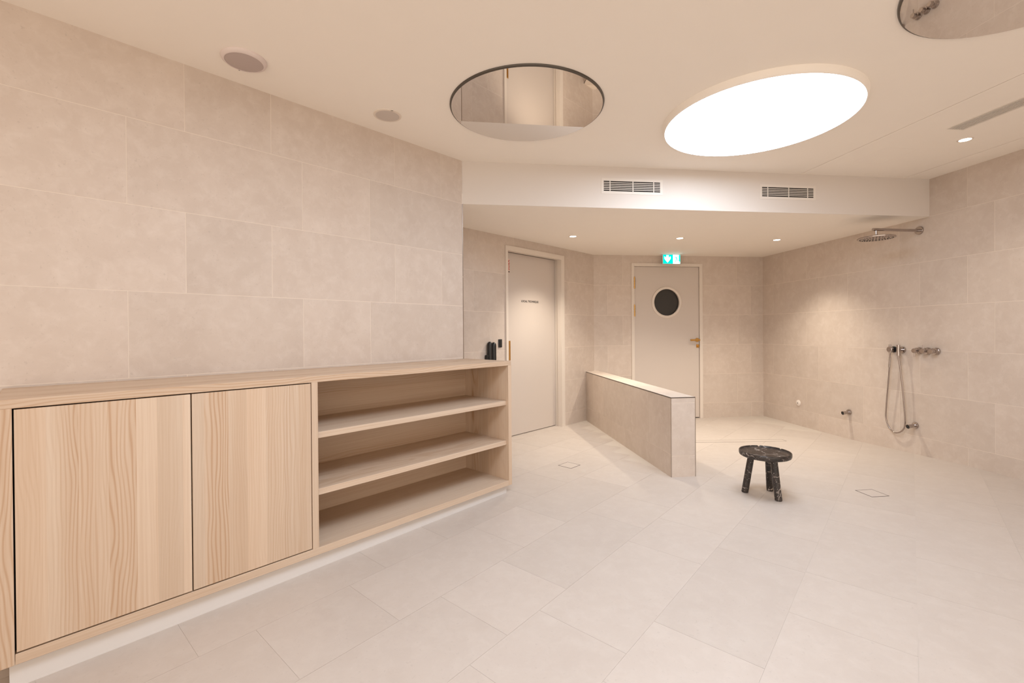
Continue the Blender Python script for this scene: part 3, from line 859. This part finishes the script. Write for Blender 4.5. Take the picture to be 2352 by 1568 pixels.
mv = on_wall('shower_mixer', 3.60, 0.935)
tag(mv, 'row of three chrome shower valve knobs', 'shower mixer')
for i, x in enumerate((-0.075, 0.0, 0.073)):
    kb = rosette(mv, 0.032, 0.012, x, 0, 'rosette')
    k = lathe('knob', [(0.0, 0.012), (0.027, 0.012), (0.027, 0.036), (0.0205, 0.038), (0.0205, 0.068), (0.019, 0.07), (0.0, 0.07)], 'chrome', mv, 40, Matrix.Translation((x, 0, 0)) @ AXIS_OUT)
    if i == 0: tube('lever', [(x, -0.057, -0.018), (x, -0.057, -0.056)], 0.0042, 'chrome', k, 10)
    if i == 1: tube('lever', [(x, -0.057, 0.018), (x, -0.057, 0.056)], 0.0042, 'chrome', k, 10)
for y, z, lab in ((4.431, 0.24, 'small chrome wall spout with nothing hanging over it'), (3.718, 0.241, 'small chrome wall spout below the three valve knobs')):
    spt = on_wall('wall_spout', y, z)
    tag(spt, lab, 'tap', 'low wall spouts')
    rosette(spt, 0.030, 0.012)
    tl = Matrix.Rotation(math.radians(97), 4, 'X')
    bd = lathe('spout', [(0.0, 0.0), (0.016, 0.0), (0.0155, 0.035), (0.019, 0.078), (0.0205, 0.082), (0.0175, 0.083), (0.0175, 0.077), (0.0, 0.077)], 'chrome', spt, 32, tl)
    lathe('outlet', [(0.0, 0.0772), (0.0172, 0.0772), (0.0172, 0.080), (0.006, 0.0805), (0.0, 0.0805)], 'black_rubber', spt, 32, tl)
cp = on_wall('wall_outlet_cover', 5.167, 0.224)
tag(cp, 'small white round cover plate low on the shower wall', 'cover plate')
lathe('plate', [(0.0, 0.0), (0.037, 0.0), (0.037, 0.005), (0.033, 0.008), (0.0, 0.009)], 'white_plastic', cp, 40, AXIS_OUT)
lathe('hole', [(0.0, 0.0), (0.006, 0.0), (0.006, 0.0095), (0.0, 0.0095)], 'black_plastic', cp, 16, Matrix.Translation((-0.004, 0, -0.002)) @ AXIS_OUT)

# ------------------------------------------------------------------ black fittings beside the service door
so = empty('soap_dispenser', frame_of(L(3.212, OD), LD, 0.0))
tag(so, 'black rounded wall dispenser peeking above the end of the wooden counter', 'dispenser')
def lobe(name, xc, yc, r, ztop):
    dome = [(r * math.cos(math.radians(t)), ztop - 1.25 * r + 1.25 * r * math.sin(math.radians(t))) for t in range(0, 90, 15)]
    return lathe(name, [(0.0, 0.74), (r, 0.74)] + dome + [(0.0, ztop)], 'black_plastic', so, 32, Matrix.Translation((xc, yc, 0)))
lobe('body', -0.042, -0.031, 0.027, 1.040)
lobe('body', 0.004, -0.040, 0.027, 1.034)
box('bracket', -0.088, -0.0695, -0.05, -0.001, 0.80, 0.905, 'black_plastic', so, 0.006)
sw = empty('wall_switch', frame_of(L(3.346, OD), LD, 0.0))
tag(sw, 'small black switch plate on the wall beside the service door', 'switch')
box('plate', -0.026, 0.026, -0.009, 0.0, 0.976, 1.06, 'black_plastic', sw, 0.003)
box('rocker', -0.014, 0.018, -0.012, -0.009, 0.988, 1.048, 'black_rubber', sw, 0.002)

# ------------------------------------------------------------------ floor drains
def drain(ctr, d, w, h, lab, cat='drain'):
    z = floor_z(*ctr)
    def slope(ex, ey):
        return (floor_z(ctr[0] + ex[0] * 0.05, ctr[1] + ex[1] * 0.05) - floor_z(ctr[0] - ex[0] * 0.05, ctr[1] - ex[1] * 0.05)) / 0.1
    m = frame_of(ctr, d, z)
    e = empty('floor_drain', m)
    tag(e, lab, cat)
    sx = slope((m[0][0], m[1][0]), 0); sy_ = slope((m[0][1], m[1][1]), 0)
    def lift(o):
        for v_ in o.data.vertices: v_.co.z += v_.co.x * sx + v_.co.y * sy_
        return o
    t = 0.0045
    bm = bmesh.new()
    for a, c, f, g_ in ((-w / 2, w / 2, h / 2 - t, h / 2), (-w / 2, w / 2, -h / 2, -h / 2 + t), (-w / 2, -w / 2 + t, -h / 2 + t, h / 2 - t), (w / 2 - t, w / 2, -h / 2 + t, h / 2 - t)):
        add_box(bm, a, c, f, g_, -0.001, 0.0012)
    lift(bm_obj('frame', bm, 'dark_steel_and_gap', e))  # raised dark strips paint the shaded gap around the insert
    lift(box('tile_insert', -w / 2 + t, w / 2 - t, -h / 2 + t, h / 2 - t, -0.001, 0.0009, 'drain_tile', e))
    return e
drain((0.964, 3.807), LD[:2], 0.137, 0.137, 'square tile-filled floor drain in front of the service door', 'drain')
drain((2.886, 2.842), (1, 0), 0.134, 0.134, 'square tile-filled floor drain beside the black stool', 'drain')
q0, q1 = Vector((1.92, 4.666)), Vector((3.51, 4.49))
drain(tuple((q0 + q1) / 2), (q1 - q0).normalized(), (q1 - q0).length, 0.085, 'long linear slot drain in the shower floor behind the low partition', 'drain')

# ------------------------------------------------------------------ black marble stool
SX, SY = 2.130, 2.915
FZS = floor_z(SX, SY)
stool = empty('stool', loc=(SX, SY, FZS))
stool['label'] = 'low round three-legged black marble stool with white veins'
stool['category'] = 'stool'
SH, SR = 0.308, 0.163
bm = bmesh.new()
seg = 192
def rad_prof(): return [(0.0, SH - 0.036), (SR - 0.012, SH - 0.036), (SR - 0.003, SH - 0.030), (SR, SH - 0.02), (SR, SH - 0.004), (SR - 0.003, SH), (SR - 0.008, SH), (SR - 0.011, SH - 0.008), (0.0, SH - 0.008)]
notches = (math.radians(69), math.radians(16))
prof = rad_prof()
rings = []
for r, h in prof:
    if r == 0: rings.append([bm.verts.new((0, 0, h))]); continue
    ring = []
    for i in range(seg):
        t = 2 * math.pi * i / seg
        hh = h
        if h > SH - 0.0079 and any(abs((t - n + math.pi) % (2 * math.pi) - math.pi) < 0.028 for n in notches): hh = min(h, SH - 0.0079)
        ring.append(bm.verts.new((r * math.cos(t), r * math.sin(t), hh)))
    rings.append(ring)
for a, c in zip(rings, rings[1:]):
    for i in range(seg):
        j = (i + 1) % seg
        if len(a) == 1: bm.faces.new((a[0], c[j], c[i]))
        elif len(c) == 1: bm.faces.new((a[i], a[j], c[0]))
        else: bm.faces.new((a[i], a[j], c[j], c[i]))
bm_obj('seat', bm, 'black_marble', stool, True)
for fx_, fy_ in ((2.030, 2.992), (2.226, 2.995), (2.148, 2.806)):
    ft = Vector((fx_ - SX, fy_ - SY, 0.0))
    tp = Vector((ft.x * 0.66, ft.y * 0.66, SH - 0.034))
    ax = (tp - ft).normalized()
    q = Vector((0, 0, 1)).rotation_difference(ax).to_matrix().to_4x4()
    ln_ = (tp - ft).length
    bm = bmesh.new()
    add_lathe(bm, [(0.0, 0.0), (0.020, 0.0), (0.0225, 0.003), (0.0228, 0.02), (0.0215, ln_), (0.0, ln_)], 28, Matrix.Translation(ft) @ q)
    zmin = min(v_.co.z for v_ in bm.verts)
    for v_ in bm.verts: v_.co.z = max(v_.co.z, 0.0) if v_.co.z < 0.006 else v_.co.z
    bm_obj('leg', bm, 'black_marble', stool, True)
